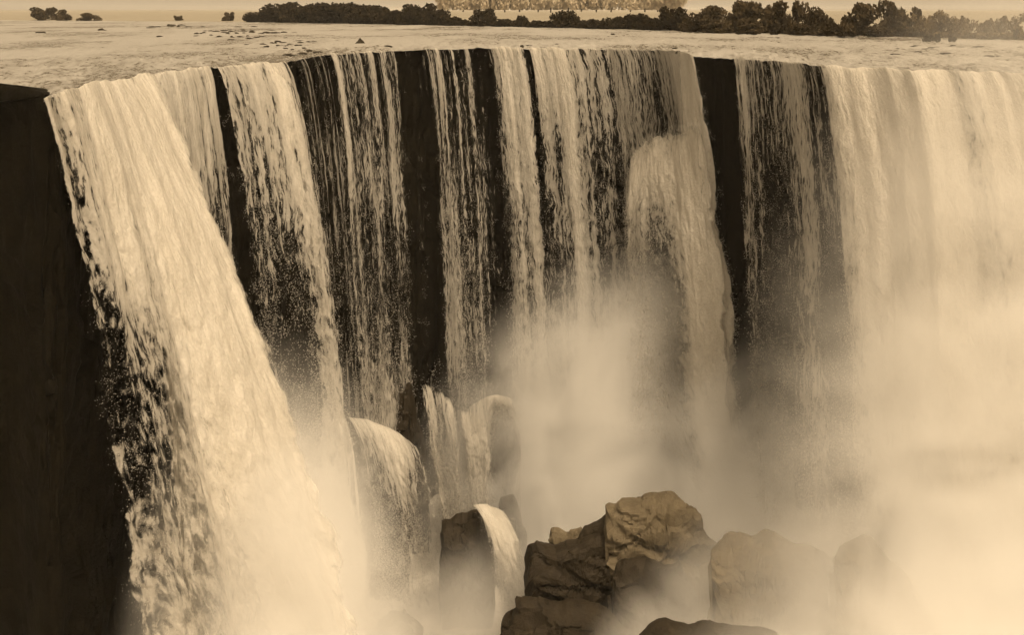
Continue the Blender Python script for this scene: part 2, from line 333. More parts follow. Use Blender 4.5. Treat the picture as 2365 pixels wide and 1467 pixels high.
# ---------------------------------------------------------------- waterfalls
def table(tb, s, col):
    return np.interp(s, [r[0] for r in tb], [r[col] for r in tb])
def waterfall(name, label, top, bottom, tb, p=0.6, mat=WATER, layers=2, cell=0.11, seed=0, group='waterfalls along the cliff', edge=(14, 14), ragged=10.0, amp=0.22,
              drops=5000, drop_size=(0.010, 0.036), streaks=0.22, top_pts=None, lift=0.0, parent=None, gap=0.35, thin=0.85, hf=0.5, fade=0.0, soft_top=0.0, soft_len=0.07, top_spray=0.1, dim=1.0, hook=0.0, spread=0.6):
    """one sheet of falling water. top: (px0, px1) along the lip (or explicit points); bottom: [(px of the lip, foot column, foot row, foot distance)];
       tb: [(px of the lip, cover at crest, cover half way, cover at foot)]"""
    s0, s1 = top
    Ls = np.linspace(s0, s1, 40)
    Pt = lip(Ls) if top_pts is None else np.stack([np.interp(Ls, [q[0] for q in top_pts], [W(q[1], q[2], q[3])[i] for q in top_pts]) for i in range(3)], -1)
    width = np.linalg.norm(np.diff(Pt, axis=0), axis=1).sum()
    bot = lambda s: np.stack([np.interp(s, [b[0] for b in bottom], [W(b[1], b[2], b[3])[i] for b in bottom]) for i in range(3)], -1)
    drop = (Pt[:, 2] - bot(Ls)[:, 2]).max()
    nc = int(max(width, np.linalg.norm(bot(Ls)[-1] - bot(Ls)[0])) / cell) + 4; nr = int(drop / (cell * 1.3)) + 4
    t = np.linspace(0, 1, nr) ** 1.25
    AV, AF, AU, AC, AL, ML = [], [], [], [], [], []
    DV, nbase = [], 0
    for ly in range(layers):
        s = np.linspace(s0, s1, nc)
        A = (Pt if False else None)
        P0 = np.stack([np.interp(s, Ls, Pt[:, i]) for i in range(3)], -1)
        P1 = bot(s)
        arc = np.concatenate([[0], np.cumsum(np.linalg.norm(np.diff(P0, axis=0), axis=1))])
        fr = (t ** p)[:, None, None]
        P = np.zeros((nr, nc, 3))
        P[..., :2] = P0[None, :, :2] + (P1 - P0)[None, :, :2] * fr
        P[..., 2] = P0[None, :, 2] + (P1 - P0)[None, :, 2] * t[:, None] + lift
        if hook: P[..., 2] += hook * np.sin(np.pi * np.clip(t / 0.12, 0, 1))[:, None]
        S, T = np.meshgrid(s, t, indexing='xy'); U, _ = np.meshgrid(arc, t, indexing='xy')
        Vd = T * drop
        P[..., 2] += 0.13 * fbm(U * 0.8, 0 * U, seed=seed * 31 + 12, o=4) * (1 - sstep(0.0, 0.12, T))
        # wandering: every thread drifts a little
        sd_ = seed * 31 + ly * 101
        wx = fbm(U * 0.35, Vd * 0.07, seed=sd_ + 1) * spread * T + 0.16 * fbm(U * 1.4, Vd * 0.3, seed=sd_ + 2) * sstep(0, 0.2, T)
        dirv = (P1 - P0)[:, :2]; dn = np.linalg.norm(dirv, axis=1, keepdims=True); dirv = dirv / np.maximum(dn, 1e-6)
        out = dirv * 0.5 + np.array([0, -0.5]); out /= np.maximum(np.linalg.norm(out, axis=1, keepdims=True), 1e-6)
        bump = amp * (1.0 * fbm(U * 0.7, Vd * 0.12, seed=sd_ + 3) + hf * fbm(U * 2.4, Vd * 1.4, seed=sd_ + 4) + 0.5 * hf * fbm(U * 5.5, Vd * 3.4, seed=sd_ + 14, o=2)) * (0.25 + 1.3 * T) * sstep(0.0, 0.03, T)
        off = bump - ly * gap * sstep(0, 0.15, T)
        P[..., 0] += out[None, :, 0] * off + wx; P[..., 1] += out[None, :, 1] * off
        c0, c1, c2 = [table(tb, S, i) for i in (1, 2, 3)]
        c1 = np.where(c1 < 0.8, c1 * thin, c1); c0 = np.where(c0 < 1.02, c0 * 0.86, c0); c0, c1, c2 = c0 * dim, c1 * dim, c2 * dim
        cov = np.where(T < 0.5, c0 + (c1 - c0) * T / 0.5, c1 + (c2 - c1) * (T - 0.5) / 0.5)
        st = streaks * (fbm(U * 1.1, Vd * 0.03, seed=sd_ + 5, o=3) + 0.8 * fbm(U * 3.1, Vd * 0.05, seed=sd_ + 6, o=2)) * (1 - 0.35 * T)
        cov = cov + st * np.clip(1.6 - cov, 0.25, 1) + 0.25 * fbm(U * 0.3, Vd * 0.14, seed=sd_ + 7, o=3) * sstep(0.05, 0.3, T) * np.clip(1.5 - cov, 0.1, 1)
        rag = ragged * (0.35 + T) * (fbm(Vd * 0.5, U * 0.6, seed=sd_ + 8, o=4))
        eL = sstep(0, edge[0], (S - s0) + rag * 0.8 + edge[0] * 0.3); eR = sstep(0, edge[1], (s1 - S) + rag + edge[1] * 0.3)
        bd = 1 - np.minimum(eL, eR)
        cov = cov - 1.3 * bd
        if ly > 0: cov = cov - 0.26 * (1 - sstep(0.85, 1.05, cov))
        cov = cov * (1 - fade * sstep(0.80, 1.0, T)) - soft_top * (1 - sstep(0, soft_len + 0.6 * soft_len * fbm(U * 0.7, Vd * 0.2, seed=sd_ + 9), T))
        fc = grid_faces(nr, nc)
        keep = cov.ravel()[fc].max(1) > 0.06
        AF.append(fc[keep] + nbase); nbase += nr * nc
        AV.append(P.reshape(-1, 3)); AU.append(np.stack([U.ravel() + ly * 37.0 + seed * 11.3, Vd.ravel()], -1)); AC.append(cov.ravel()); AL.append(T.ravel())
        # torn drops around the thin parts of the sheet
        if drops and ly == 0:
            drops = int(drops * 2.2)
            wgt = np.clip(1 - np.abs(cov - 0.45) / 0.5, 0, 1) * (top_spray + T); wgt[0] = 0
            wf = wgt.ravel() / max(wgt.sum(), 1e-6)
            idx = np.repeat(RNG.choice(len(wf), drops // 14 + 1, p=wf), 14)[:drops]
            jit = np.repeat(RNG.normal(0, 1, (drops // 14 + 1, 3)), 14, 0)[:drops] * np.array([.12, .12, .2])
            base = P.reshape(-1, 3)[idx]; tt = T.ravel()[idx]
            base = base + jit + RNG.normal(0, 1, (drops, 3)) * (0.05 + 0.13 * tt)[:, None] * np.array([1, 1, 1.9])
            r = (drop_size[0] + (drop_size[1] - drop_size[0]) * RNG.random(drops) ** 2) * (0.6 + 0.8 * tt)
            DV.append((base, r))
    V = np.concatenate(AV); UV = np.concatenate(AU); Cc = np.concatenate(AC); Fl = np.concatenate(AL); F4 = np.concatenate(AF)
    used = np.zeros(len(V), bool); used[F4.ravel()] = True
    re = np.cumsum(used) - 1; V, UV, Cc, Fl, F4 = V[used], UV[used], Cc[used], Fl[used], re[F4]
    F3 = np.zeros((0, 3), int)
    if DV:
        b, r = DV[0]; n = len(b)
        oct_ = np.array([[1, 0, 0], [-.5, .87, 0], [-.5, -.87, 0], [0, 0, 1.5]])
        a = RNG.normal(0, 1, (n, 3, 3)); q = np.linalg.qr(a)[0]
        ov = np.einsum('nij,kj->nki', q, oct_) * r[:, None, None] + b[:, None, :]
        nb = len(V); k = np.arange(n)[:, None, None] * 4 + nb
        tri = np.array([[0, 1, 2], [0, 1, 3], [1, 2, 3], [2, 0, 3]])[None] + k
        F3 = tri.reshape(-1, 3)
        V = np.concatenate([V, ov.reshape(-1, 3)]); UV = np.concatenate([UV, np.zeros((n * 4, 2))]); Cc = np.concatenate([Cc, np.ones(n * 4)]); Fl = np.concatenate([Fl, np.ones(n * 4)])
    mi = np.concatenate([np.zeros(len(F4), int), np.ones(len(F3), int)])
    me = raw_mesh(name, V, F4, F3, UV, {'cov': Cc, 'fall': Fl}, True, [mat, DROPS], mi)
    o = link(name, me, parent)
    if parent is None: tag(o, label, 'waterfall', group)
    return o

# near cascade that shoots outwards from beside the dry rock
waterfall('waterfall', 'massive white cascade bulging outward beside the smooth black rock face', (96, 348),
          [(96, 330, 1560, 39.5), (180, 480, 1560, 40.5), (260, 680, 1560, 43), (348, 905, 1600, 46)],
          [(96, .50, .28, .24), (112, .70, .34, .30), (140, .90, .42, .36), (175, 1.0, .52, .44), (205, 1.1, .62, .54), (232, 1.15, .82, .78), (258, 1.2, 1.1, 1.1), (325, 1.2, 1.2, 1.15), (348, 1.1, .80, .70)],
          p=0.85, mat=WATER_BIG, cell=0.09, seed=1, edge=(10, 30), ragged=26, amp=0.42, hf=0.35, drops=3000, drop_size=(.007, .022), streaks=.18, spread=0.5)
waterfall('waterfall', 'lacy white sheet half hidden behind the massive bulging cascade', (300, 486),
          [(300, 420, 1500, 48), (486, 600, 1500, 54)],
          [(300, 1.1, .9, .9), (340, 1.0, .72, .8), (380, .95, .62, .7), (420, 1.0, .6, .7), (445, 1.0, .55, .7), (470, 1.0, .6, .7), (486, .9, .5, .6)],
          p=0.6, mat=WATER_B, cell=0.1, seed=2, dim=.92, edge=(8, 8), ragged=8, drops=6000)
waterfall('waterfall', 'dark broken sheet with a pale right border beside the black recess', (496, 660),
          [(496, 655, 1450, 56), (620, 800, 1450, 58), (660, 862, 1450, 58)],
          [(496, .80, .30, .5), (520, .95, .36, .5), (560, 1.0, .40, .55), (600, .95, .40, .6), (625, 1.0, .62, .8), (640, 1.0, .85, 1.0), (655, .8, .75, 1.0), (660, .7, .6, .9)],
          p=0.62, mat=WATER_B, cell=0.1, seed=3, dim=.88, edge=(6, 6), ragged=9, drops=14000)
# the dim middle of the horseshoe
waterfall('waterfall', 'faint grey trickles seeping down the black wall behind the bright threads', (664, 1236),
          [(664, 775, 1150, 68), (760, 850, 1160, 77), (914, 968, 1170, 81.5), (1094, 1155, 1160, 86), (1236, 1315, 1160, 86.5)],
          [(664, .30, .30, .4), (690, .46, .40, .45), (740, .42, .40, .45), (780, .40, .40, .5), (898, .34, .34, .5), (912, .20, .22, .3), (925, .04, .14, .3), (950, .20, .24, .3), (962, .05, .16, .3), (975, .16, .2, .3), (985, .34, .36, .45), (1080, .36, .38, .45), (1090, .22, .24, .4), (1100, .10, .18, .4), (1110, .26, .28, .4), (1118, .14, .22, .4), (1130, .4, .4, .5), (1200, .36, .38, .5), (1236, .36, .38, .5)],
          p=0.55, mat=WATER_FINE, layers=1, cell=0.12, seed=31, dim=.86, edge=(4, 4), ragged=4, drops=6000, streaks=.34, spread=.3, amp=.1, thin=1.0)
waterfall('waterfall', 'dim veil of thin water with one bright thread down the recess', (684, 914),
          [(684, 790, 1130, 70), (760, 850, 1150, 76), (914, 965, 1160, 80)],
          [(684, .18, .14, .30), (700, .40, .28, .36), (715, .28, .24, .36), (730, .34, .28, .36), (750, .20, .24, .4), (757, .30, .28, .45), (762, .95, .74, .6), (769, .9, .70, .6), (775, .40, .42, .6), (790, .60, .48, .78), (818, .66, .52, .82), (824, .35, .46, .8), (838, .64, .52, .86),
           (848, .60, .48, .82), (853, .34, .44, .86), (868, .45, .48, .9), (874, .74, .56, .9), (884, .74, .58, .9), (890, .5, .54, .9), (906, .64, .50, .75), (914, .1, .1, .3)],
          p=0.55, mat=WATER_FINE, cell=0.1, seed=4, dim=.83, edge=(3, 3), ragged=4, drops=5000, streaks=.13, spread=.35)
waterfall('waterfall', 'cluster of thin separate streams between two black gaps', (976, 1094),
          [(976, 1045, 1130, 82), (1094, 1150, 1140, 84)],
          [(976, .05, .12, .3), (983, .62, .36, .4), (989, .1, .25, .4), (1002, .12, .28, .4), (1008, .72, .45, .5), (1014, .35, .40, .5), (1021, .7, .46, .55), (1028, .3, .35, .5), (1040, .75, .44, .5), (1046, .15, .3, .5), (1056, .7, .45, .6), (1062, .2, .25, .5),
           (1071, .75, .62, .7), (1077, .6, .55, .6), (1082, .1, .1, .3), (1094, .0, .0, .2)],
          p=0.55, mat=WATER_FINE, cell=0.09, seed=5, dim=.86, edge=(3, 3), ragged=4, drops=5000, streaks=.10, spread=.35)
waterfall('waterfall', 'pair of ropy white streams leaning away from the black gap', (1122, 1206),
          [(1122, 1190, 1140, 84), (1206, 1285, 1150, 84)],
          [(1122, .4, .15, .4), (1134, .7, .28, .5), (1150, .95, .62, .8), (1160, .95, .72, .8), (1168, .85, .42, .6), (1180, .95, .62, .8), (1194, .95, .74, .9), (1202, .7, .45, .8), (1206, .5, .2, .6)],
          p=0.55, mat=WATER, cell=0.09, seed=6, edge=(3, 3), ragged=5, drops=7000, streaks=.12, spread=.4)
waterfall('waterfall', 'braided curtain of streams in the middle with a bright cord', (1216, 1412),
          [(1216, 1300, 1140, 84), (1412, 1485, 1140, 82)],
          [(1216, .95, .25, .6), (1235, 1.0, .32, .6), (1255, .9, .36, .6), (1270, .95, .40, .6), (1283, 1.05, .85, .9), (1293, 1.05, .85, .95), (1301, .7, .60, .9), (1316, .7, .62, .9), (1326, .9, .66, .9), (1338, .6, .42, .8), (1352, .8, .45, .8), (1362, .6, .50, .8), (1378, .72, .58, .9), (1392, .6, .5, .9), (1412, .7, .55, .9)],
          p=0.55, mat=WATER, cell=0.1, seed=7, edge=(4, 4), ragged=6, drops=10000, streaks=.16, spread=.4)
waterfall('waterfall', 'finely streaked pale curtain next to the square black rock', (1402, 1592),
          [(1402, 1475, 1140, 80), (1592, 1690, 1150, 72)],
          [(1402, .72, .55, .8), (1430, .72, .62, .85), (1460, .68, .50, .8), (1500, .72, .36, .6), (1530, .95, .36, .5), (1552, 1.1, .50, .6), (1575, 1.15, .95, 1.0), (1592, 1.1, 1.05, 1.1)],
          p=0.55, mat=WATER_FINE, cell=0.1, seed=8, dim=.93, edge=(4, 4), ragged=8, drops=10000, streaks=.16, spread=.4)
waterfall('waterfall', 'leaping spout that strikes a ledge and fans out beside the black rock', (0, 100), 
          [(0, 1430, 1000, 76), (35, 1530, 1000, 73), (70, 1640, 1180, 70), (100, 1735, 1180, 69)],
          [(0, .8, .34, .3), (12, 1.1, .42, .4), (30, 1.2, .24, .3), (50, 1.2, .22, .3), (60, 1.2, .55, .6), (68, 1.2, 1.05, .95), (88, 1.2, 1.15, 1.05), (100, 1.1, .9, .8)],
          p=0.75, mat=WATER_BIG, cell=0.09, seed=9, edge=(26, 10), ragged=18, drops=16000, streaks=.15, top_spray=.9, hook=0.8, amp=.25, hf=.4, soft_top=1.15, soft_len=.11, fade=.4, spread=.5,
          top_pts=[(0, 1438, 420, 75.8), (12, 1454, 360, 75.4), (28, 1490, 322, 74.8), (50, 1535, 305, 73.8), (75, 1575, 285, 72.4), (100, 1602, 262, 71)])
waterfall('waterfall', 'bright white cord plunging at the pale edge of the square black rock', (1562, 1600),
          [(1562, 1600, 1100, 71), (1600, 1742, 1100, 68.5)], [(1562, .8, .6, .6), (1572, 1.1, 1.05, 1.0), (1592, 1.2, 1.15, 1.05), (1600, 1.0, .85, .7)],
          p=0.8, mat=WATER_B, cell=0.09, seed=12, edge=(8, 6), ragged=10, drops=9000, streaks=.1, fade=.3, spread=.3)
waterfall('waterfall', 'speckled curtain between the square black rock and the misty torrent', (1690, 1906),
          [(1690, 1740, 1180, 64), (1800, 1850, 1230, 61), (1906, 2005, 1260, 56)],
          [(1690, .85, .48, .3), (1712, .9, .52, .35), (1722, .7, .40, .3), (1740, .75, .36, .25), (1760, .62, .33, .25), (1790, .6, .36, .3), (1812, .95, .45, .4), (1822, .9, .6, .5), (1835, 1.0, .74, .6), (1846, .8, .62, .5), (1856, .62, .40, .35), (1885, .62, .38, .35), (1896, .8, .55, .5), (1906, .8, .6, .6)],
          p=0.55, mat=WATER, cell=0.1, seed=10, dim=.87, edge=(4, 4), ragged=6, drops=12000, streaks=.15, spread=.45)
waterfall('waterfall', 'broad misty white torrent dissolving into a bank of spray', (1888, 2560),
          [(1888, 1990, 1400, 54), (2100, 2230, 1500, 49.5), (2365, 2560, 1500, 49.5), (2560, 2800, 1500, 49.5)],
          [(1888, .8, .55, .6), (1915, .95, .75, .8), (1950, 1.1, 1.0, 1.0), (2080, 1.2, 1.1, 1.1), (2150, 1.1, 1.0, 1.1), (2185, .95, .85, 1.0), (2230, .9, .85, 1.0), (2260, 1.05, 1.0, 1.1), (2365, 1.1, 1.1, 1.1), (2560, 1.1, 1.1, 1.1)],
          p=0.56, mat=WATER_BIG, cell=0.12, seed=11, amp=.30, hf=.5, edge=(5, 5), ragged=8, drops=9000, streaks=.22, spread=.6)

# ---------------------------------------------------------------- boulders and ledges under the falls
def boulder(name, label, prof, Y, depth, zbase=-0.5, mat=ROCK_M, seed=0, rough=0.5, group='rocks at the foot of the falls', cat='rock', e=0.6, lean=0.0, blk=0.45):
    """rock lofted along the picture plane: prof lists (column, row of its top edge)"""
    xs = np.array([q[0] for q in prof], float); ys = np.array([q[1] for q in prof], float)
    wpx = (xs[-1] - xs[0]); n = max(24, int(wpx * Y / F / 0.09)); m = 110
    xp = np.linspace(xs[0], xs[-1], n); yt = np.interp(xp, xs, ys) + wpx * 0.035 * fbm(xp / wpx * 5, 0, seed=seed + 300, o=5) * (0.5 if mat is ROCK_PALE else 1)
    Yc = Y + depth * 0.6; X = (xp - CX) * Yc / F; Zt = CZ - (yt - HY) * Yc / F
    u = np.linspace(0, 1, n); end = np.clip(np.minimum(u, 1 - u) / 0.16, 0.0, 1); end = np.sqrt(1 - (1 - end) ** 2) * 0.8 + 0.2
    a = np.linspace(0, math.pi, m)
    ca, sa = np.cos(a), np.sin(a)
    yy = -np.sign(ca) * np.abs(ca) ** e; zz = np.abs(sa) ** e
    V = np.zeros((n, m, 3))
    V[..., 0] = X[:, None] + lean * zz[None]; V[..., 1] = Y + depth * end[:, None] * yy[None] + depth * 0.6
    V[..., 2] = zbase + (Zt - zbase)[:, None] * zz[None]
    org = np.array([X.mean(), Y + depth * 0.6, zbase])
    rr = np.random.default_rng(900 + seed)
    q = V - org; half = np.array([(X[-1] - X[0]) / 2, depth, 1.0]); hz = (Zt - zbase)[:, None] + 1e-3
    nrm = q / half; nrm[..., 2] = q[..., 2] / hz
    for k in range(64):
        a_ = rr.uniform(-2.6, -0.5) if k % 3 else rr.uniform(0, 6.28)
        el = rr.uniform(-0.15, 0.75); nv = np.array([math.cos(a_) * math.cos(el), math.sin(a_) * math.cos(el), math.sin(el)])
        ctr = np.array([rr.uniform(-.6, .6), 0, rr.uniform(0.1, .75)]); dd = rr.uniform(0.34, 0.74)
        loc = np.exp(-((nrm[..., 0] - ctr[0]) / 0.5) ** 2 - ((nrm[..., 2] - ctr[2]) / 0.45) ** 2)
        ov = np.maximum(((nrm - ctr) * nv).sum(-1) - dd, 0) * np.clip(loc * 1.6, 0, 1)
        nrm = nrm - ov[..., None] * nv
    V[..., 0] = org[0] + nrm[..., 0] * half[0]; V[..., 1] = org[1] + nrm[..., 1] * half[1]; V[..., 2] = org[2] + nrm[..., 2] * hz
    d2, r2 = cells(V[..., 0] * 0.55, V[..., 1] * 0.55, V[..., 2] * 0.9, 61 + seed)
    d3, r3 = cells(V[..., 0] * 1.5, V[..., 1] * 1.5, V[..., 2] * 2.2, 63 + seed)
    crk = np.abs(fbm(V[..., 0] * 0.4, V[..., 1] * 0.4, V[..., 2] * 0.7, seed=81 + seed, o=3))
    stp = V[..., 2] * 0.55 + 0.5 * fbm(V[..., 0] * 0.25, V[..., 1] * 0.25, V[..., 2] * 0.1, seed=83 + seed) + 0.25 * V[..., 0]
    led = np.abs((stp % 1.0) - 0.5) * 2     # worn bedding ledges
    dis = rough * (0.9 * (r2 - 0.5) + 0.8 * fbm(V[..., 0] * 0.6, V[..., 1] * 0.6, V[..., 2] * 0.6, seed=71 + seed, o=7, g=.62) + 0.35 * sstep(0.1, 0.5, led) - 0.4 * np.exp(-(crk / 0.03) ** 2))
    V[..., 1] += dis * yy[None]; V[..., 2] += dis * 0.12 * zz[None]; V[..., 0] += 0.5 * dis * (2 * u - 1)[:, None]
    c0, c1 = V[0].mean(0), V[-1].mean(0)
    VV = np.concatenate([V.reshape(-1, 3), c0[None], c1[None]])
    k = n * m; j = np.arange(m - 1)
    f3 = np.concatenate([np.stack([np.full(m - 1, k), j + 1, j], -1), np.stack([np.full(m - 1, k + 1), (n - 1) * m + j, (n - 1) * m + j + 1], -1)])
    o = link(name, raw_mesh(name, VV - org, grid_faces(n, m), f3, smooth=False, mats=[mat])); o.location = org
    tag(o, label, cat, group); return o

boulder('ledge_rock', 'tall dark ledge rock with a thin thread of water down its face', [(762, 1010), (770, 988), (790, 976), (820, 980), (860, 1010), (905, 1060), (930, 1150), (950, 1240)], 72, 2.6, seed=1, rough=.7)
boulder('rock_shelf', 'dark rock shelf high behind the tall ledge rock', [(893, 930), (903, 890), (950, 884), (962, 925), (975, 990), (990, 1060)], 78, 2.2, seed=2, rough=.6)
boulder('rock_pillar', 'upright dark rock pillar under a white arch of water', [(1130, 980), (1136, 930), (1150, 922), (1172, 934), (1190, 965), (1202, 1030)], 76, 1.6, seed=3, rough=.4, e=.35)
boulder('rock_stub', 'narrow dark rock below the upright pillar', [(1148, 1175), (1156, 1150), (1185, 1148), (1202, 1180), (1220, 1240)], 73.5, 1.4, seed=4, rough=.4)
boulder('square_boulder', 'square dark boulder capped with white water', [(1018, 1215), (1026, 1196), (1040, 1190), (1080, 1186), (1118, 1188), (1128, 1240), (1142, 1300)], 69, 1.3, seed=5, rough=.5, e=.3)
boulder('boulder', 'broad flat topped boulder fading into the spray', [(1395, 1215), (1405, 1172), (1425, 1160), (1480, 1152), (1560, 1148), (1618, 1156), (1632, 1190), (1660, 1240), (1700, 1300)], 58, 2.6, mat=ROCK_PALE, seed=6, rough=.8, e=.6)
boulder('boulder', 'dark blocky boulder with a steep edge beside the white chute', [(1222, 1330), (1228, 1268), (1240, 1252), (1280, 1258), (1310, 1248), (1400, 1235), (1460, 1265), (1530, 1330), (1580, 1400)], 58.5, 2.2, seed=7, rough=.8, e=.6)
boulder('boulder', 'small pointed boulder perched against the broad flat topped one', [(1335, 1245), (1350, 1215), (1378, 1200), (1402, 1188), (1415, 1205), (1420, 1245)], 59.6, .9, seed=8, rough=.35, zbase=8)
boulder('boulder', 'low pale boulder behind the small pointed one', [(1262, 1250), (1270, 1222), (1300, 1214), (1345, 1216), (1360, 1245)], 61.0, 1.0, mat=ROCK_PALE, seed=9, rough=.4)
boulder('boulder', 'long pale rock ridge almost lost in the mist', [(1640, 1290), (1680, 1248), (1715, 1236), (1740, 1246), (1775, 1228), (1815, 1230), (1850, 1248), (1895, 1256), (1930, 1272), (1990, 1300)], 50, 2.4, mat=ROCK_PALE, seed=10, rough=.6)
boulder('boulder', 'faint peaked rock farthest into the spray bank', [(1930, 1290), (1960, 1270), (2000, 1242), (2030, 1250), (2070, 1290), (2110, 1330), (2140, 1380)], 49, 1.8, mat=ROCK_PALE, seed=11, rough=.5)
boulder('boulder', 'dark wet rock pile nearest the eye below the blocky boulder', [(1180, 1430), (1200, 1388), (1250, 1375), (1320, 1380), (1390, 1400), (1440, 1440), (1480, 1480)], 55, 1.8, seed=12, rough=.7)
boulder('boulder', 'dark half drowned rock in the foam below the ledge', [(845, 1480), (870, 1445), (900, 1420), (935, 1412), (965, 1435), (985, 1480)], 66, 1.2, seed=13, rough=.5)
boulder('boulder', 'low dark rock emerging from mist along the gorge floor', [(1480, 1470), (1540, 1438), (1620, 1428), (1700, 1440), (1800, 1470)], 45, 1.6, seed=14, rough=.5)

boulder('boulder', 'split angular rock leaning below the flat topped slab', [(1420, 1330), (1440, 1296), (1490, 1282), (1540, 1300), (1570, 1290), (1600, 1330), (1620, 1370)], 56.2, 1.2, mat=ROCK_M, seed=15, rough=.6)
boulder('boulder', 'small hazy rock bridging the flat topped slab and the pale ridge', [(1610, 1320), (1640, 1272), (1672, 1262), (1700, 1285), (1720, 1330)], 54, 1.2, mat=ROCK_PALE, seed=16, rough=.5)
boulder('boulder', 'low jagged stone in the wash beside the white chute', [(1160, 1440), (1180, 1405), (1205, 1392), (1228, 1410), (1245, 1440)], 60, .9, seed=17, rough=.5)

low = 'small falls over the lower rocks'
waterfall('waterfall', 'white flow spilling over the shoulder of the tall ledge rock', (0, 100), [(0, 880, 1420, 70), (50, 960, 1420, 69.5), (100, 1030, 1400, 70)],
          [(0, .8, .30, .4), (25, .95, .38, .4), (50, 1.1, .60, .55), (75, .95, .45, .5), (100, .7, .30, .4)], p=0.5, mat=WATER, layers=2, cell=.09, seed=20, amp=.38, hf=.8, edge=(6, 6), ragged=22, drops=12000, group=low,
          top_pts=[(0, 800, 976, 72.5), (40, 860, 985, 73), (75, 920, 1010, 73), (100, 965, 1050, 73)], lift=.35)
waterfall('waterfall', 'hair thin thread down the face of the tall ledge rock', (0, 10), [(0, 828, 1300, 71), (10, 838, 1300, 71)],
          [(0, .8, .8, .5), (5, 1.1, 1.0, .6), (10, .8, .8, .5)], p=0.5, mat=WATER_FINE, layers=1, cell=.06, seed=21, edge=(2, 2), ragged=2, drops=600, group=low, spread=.2, amp=.08,
          top_pts=[(0, 786, 978, 72.4), (10, 796, 978, 72.4)], lift=.3)
waterfall('waterfall', 'fan of grey streams between the rock shelf and the pillar', (0, 100), [(0, 1010, 1200, 74), (50, 1060, 1195, 74), (100, 1130, 1190, 74)],
          [(0, .6, .5, .5), (14, .7, .62, .6), (26, .4, .3, .3), (40, .7, .6, .6), (54, .72, .6, .6), (62, .4, .3, .3), (75, .8, .66, .7), (100, .8, .62, .6)], p=0.5, mat=WATER_FINE, layers=2, cell=.08, seed=22, amp=.3, hf=.8, edge=(5, 5), ragged=14, drops=9000, soft_top=.7, soft_len=.1, group=low,
          top_pts=[(0, 955, 860, 79), (40, 1010, 880, 79), (75, 1060, 930, 78), (100, 1125, 935, 77.4)])
waterfall('waterfall', 'white arch of water curving over the upright pillar', (0, 100), [(0, 1078, 1180, 75), (45, 1128, 1150, 75.5), (60, 1150, 965, 76), (100, 1202, 990, 76.5)],
          [(0, .7, .6, .5), (30, .85, .66, .55), (44, .8, .55, .4), (56, 1.0, .5, .0), (80, 1.0, .5, .0), (100, .9, .3, .0)], p=0.5, mat=WATER_FINE, layers=2, cell=.07, seed=23, edge=(6, 4), ragged=10, drops=5000, group=low, amp=.25, hf=.8,
          top_pts=[(0, 1080, 945, 77), (50, 1128, 920, 77), (75, 1150, 914, 77), (100, 1182, 926, 77)], lift=.12)
waterfall('waterfall', 'white chute sliding off the square boulder to the blocky rocks', (0, 100), [(0, 1160, 1440, 66), (100, 1240, 1420, 65)],
          [(0, .9, .55, .5), (25, 1.1, .85, .7), (60, 1.15, .95, .8), (85, 1.0, .7, .6), (100, .8, .5, .5)], p=0.5, mat=WATER, layers=2, cell=.09, seed=24, amp=.32, hf=.8, edge=(14, 14), ragged=26, drops=8000, group=low,
          top_pts=[(0, 1090, 1176, 69.4), (50, 1125, 1174, 69.6), (100, 1165, 1195, 70)], lift=.3)

# ---------------------------------------------------------------- rocks standing in the river
def stone_mesh(seed, n=2, flat=0.5):
    import bmesh
    bm = bmesh.new(); bmesh.ops.create_icosphere(bm, subdivisions=n, radius=1)
    me = bpy.data.meshes.new('river_rock'); bm.to_mesh(me); bm.free()
    co = np.zeros(len(me.vertices) * 3, np.float32); me.vertices.foreach_get('co', co); co = co.reshape(-1, 3)
    _, r = cells(co[:, 0] * 1.3 + seed, co[:, 1] * 1.3, co[:, 2] * 1.3, seed)
    co = co * (1 + 0.5 * (r - 0.5) + 0.25 * fbm(co[:, 0] * 2 + seed, co[:, 1] * 2, co[:, 2] * 2, seed=seed))[:, None]
    co[:, 2] *= flat; me.vertices.foreach_set('co', co.ravel()); me.materials.append(ROCK_DARK); me.update(); return me
ROCK_DARK = rock_material('dark_river_stone', (0.018, 0.014, 0.008), (0.04, 0.031, 0.018), 0.6, 2.0, 0.2)
STONES = [stone_mesh(s) for s in (1, 2, 3, 4, 5)]
def on_river(px, py, z=RIV):
    Y = (CZ - z) * F / (py - HY); return np.array([(px - CX) * Y / F, Y, z])
def stone(px, py, wpx, hpx, label, group=None, name='river_rock', me=None):
    p = on_river(px, py); sc = p[1] / F
    o = link(name, me or random.choice(STONES)); o.location = p
    w_ = wpx * sc / 2; o.scale = (w_, w_ * random.uniform(.8, 1.4), hpx * sc / 0.5 * 0.75); o.rotation_euler = (0, 0, random.uniform(0, 0.5))
    tag(o, label, 'rock', group); return o
def spike_mesh():
    me = stone_mesh(9, 3, 1.0)
    co = np.zeros(len(me.vertices) * 3, np.float32); me.vertices.foreach_get('co', co); co = co.reshape(-1, 3)
    k = np.clip(1 - (co[:, 2] + .2) * 0.62, 0.18, 1.2); co[:, 0] *= k; co[:, 1] *= k; co[:, 2] *= 0.55
    me.vertices.foreach_set('co', co.ravel()); me.update(); return me
o = stone(832, 101, 26, 15, 'pointed dark rock standing alone in the river above the recess', None, 'pointed_rock', spike_mesh())
stone(95, 76, 24, 6, 'low dark rock in the open river above the massive cascade', 'rocks in the river')
stone(236, 70, 18, 6, 'small humped rock between the lone low rock and the rubble', 'rocks in the river')
stone(368, 84, 18, 4, 'flat rock barely showing between humped rock and stone field', 'rocks in the river')
stone(1415, 79, 10, 4, 'small solitary rock in the smooth water before the trees', 'rocks in the river')
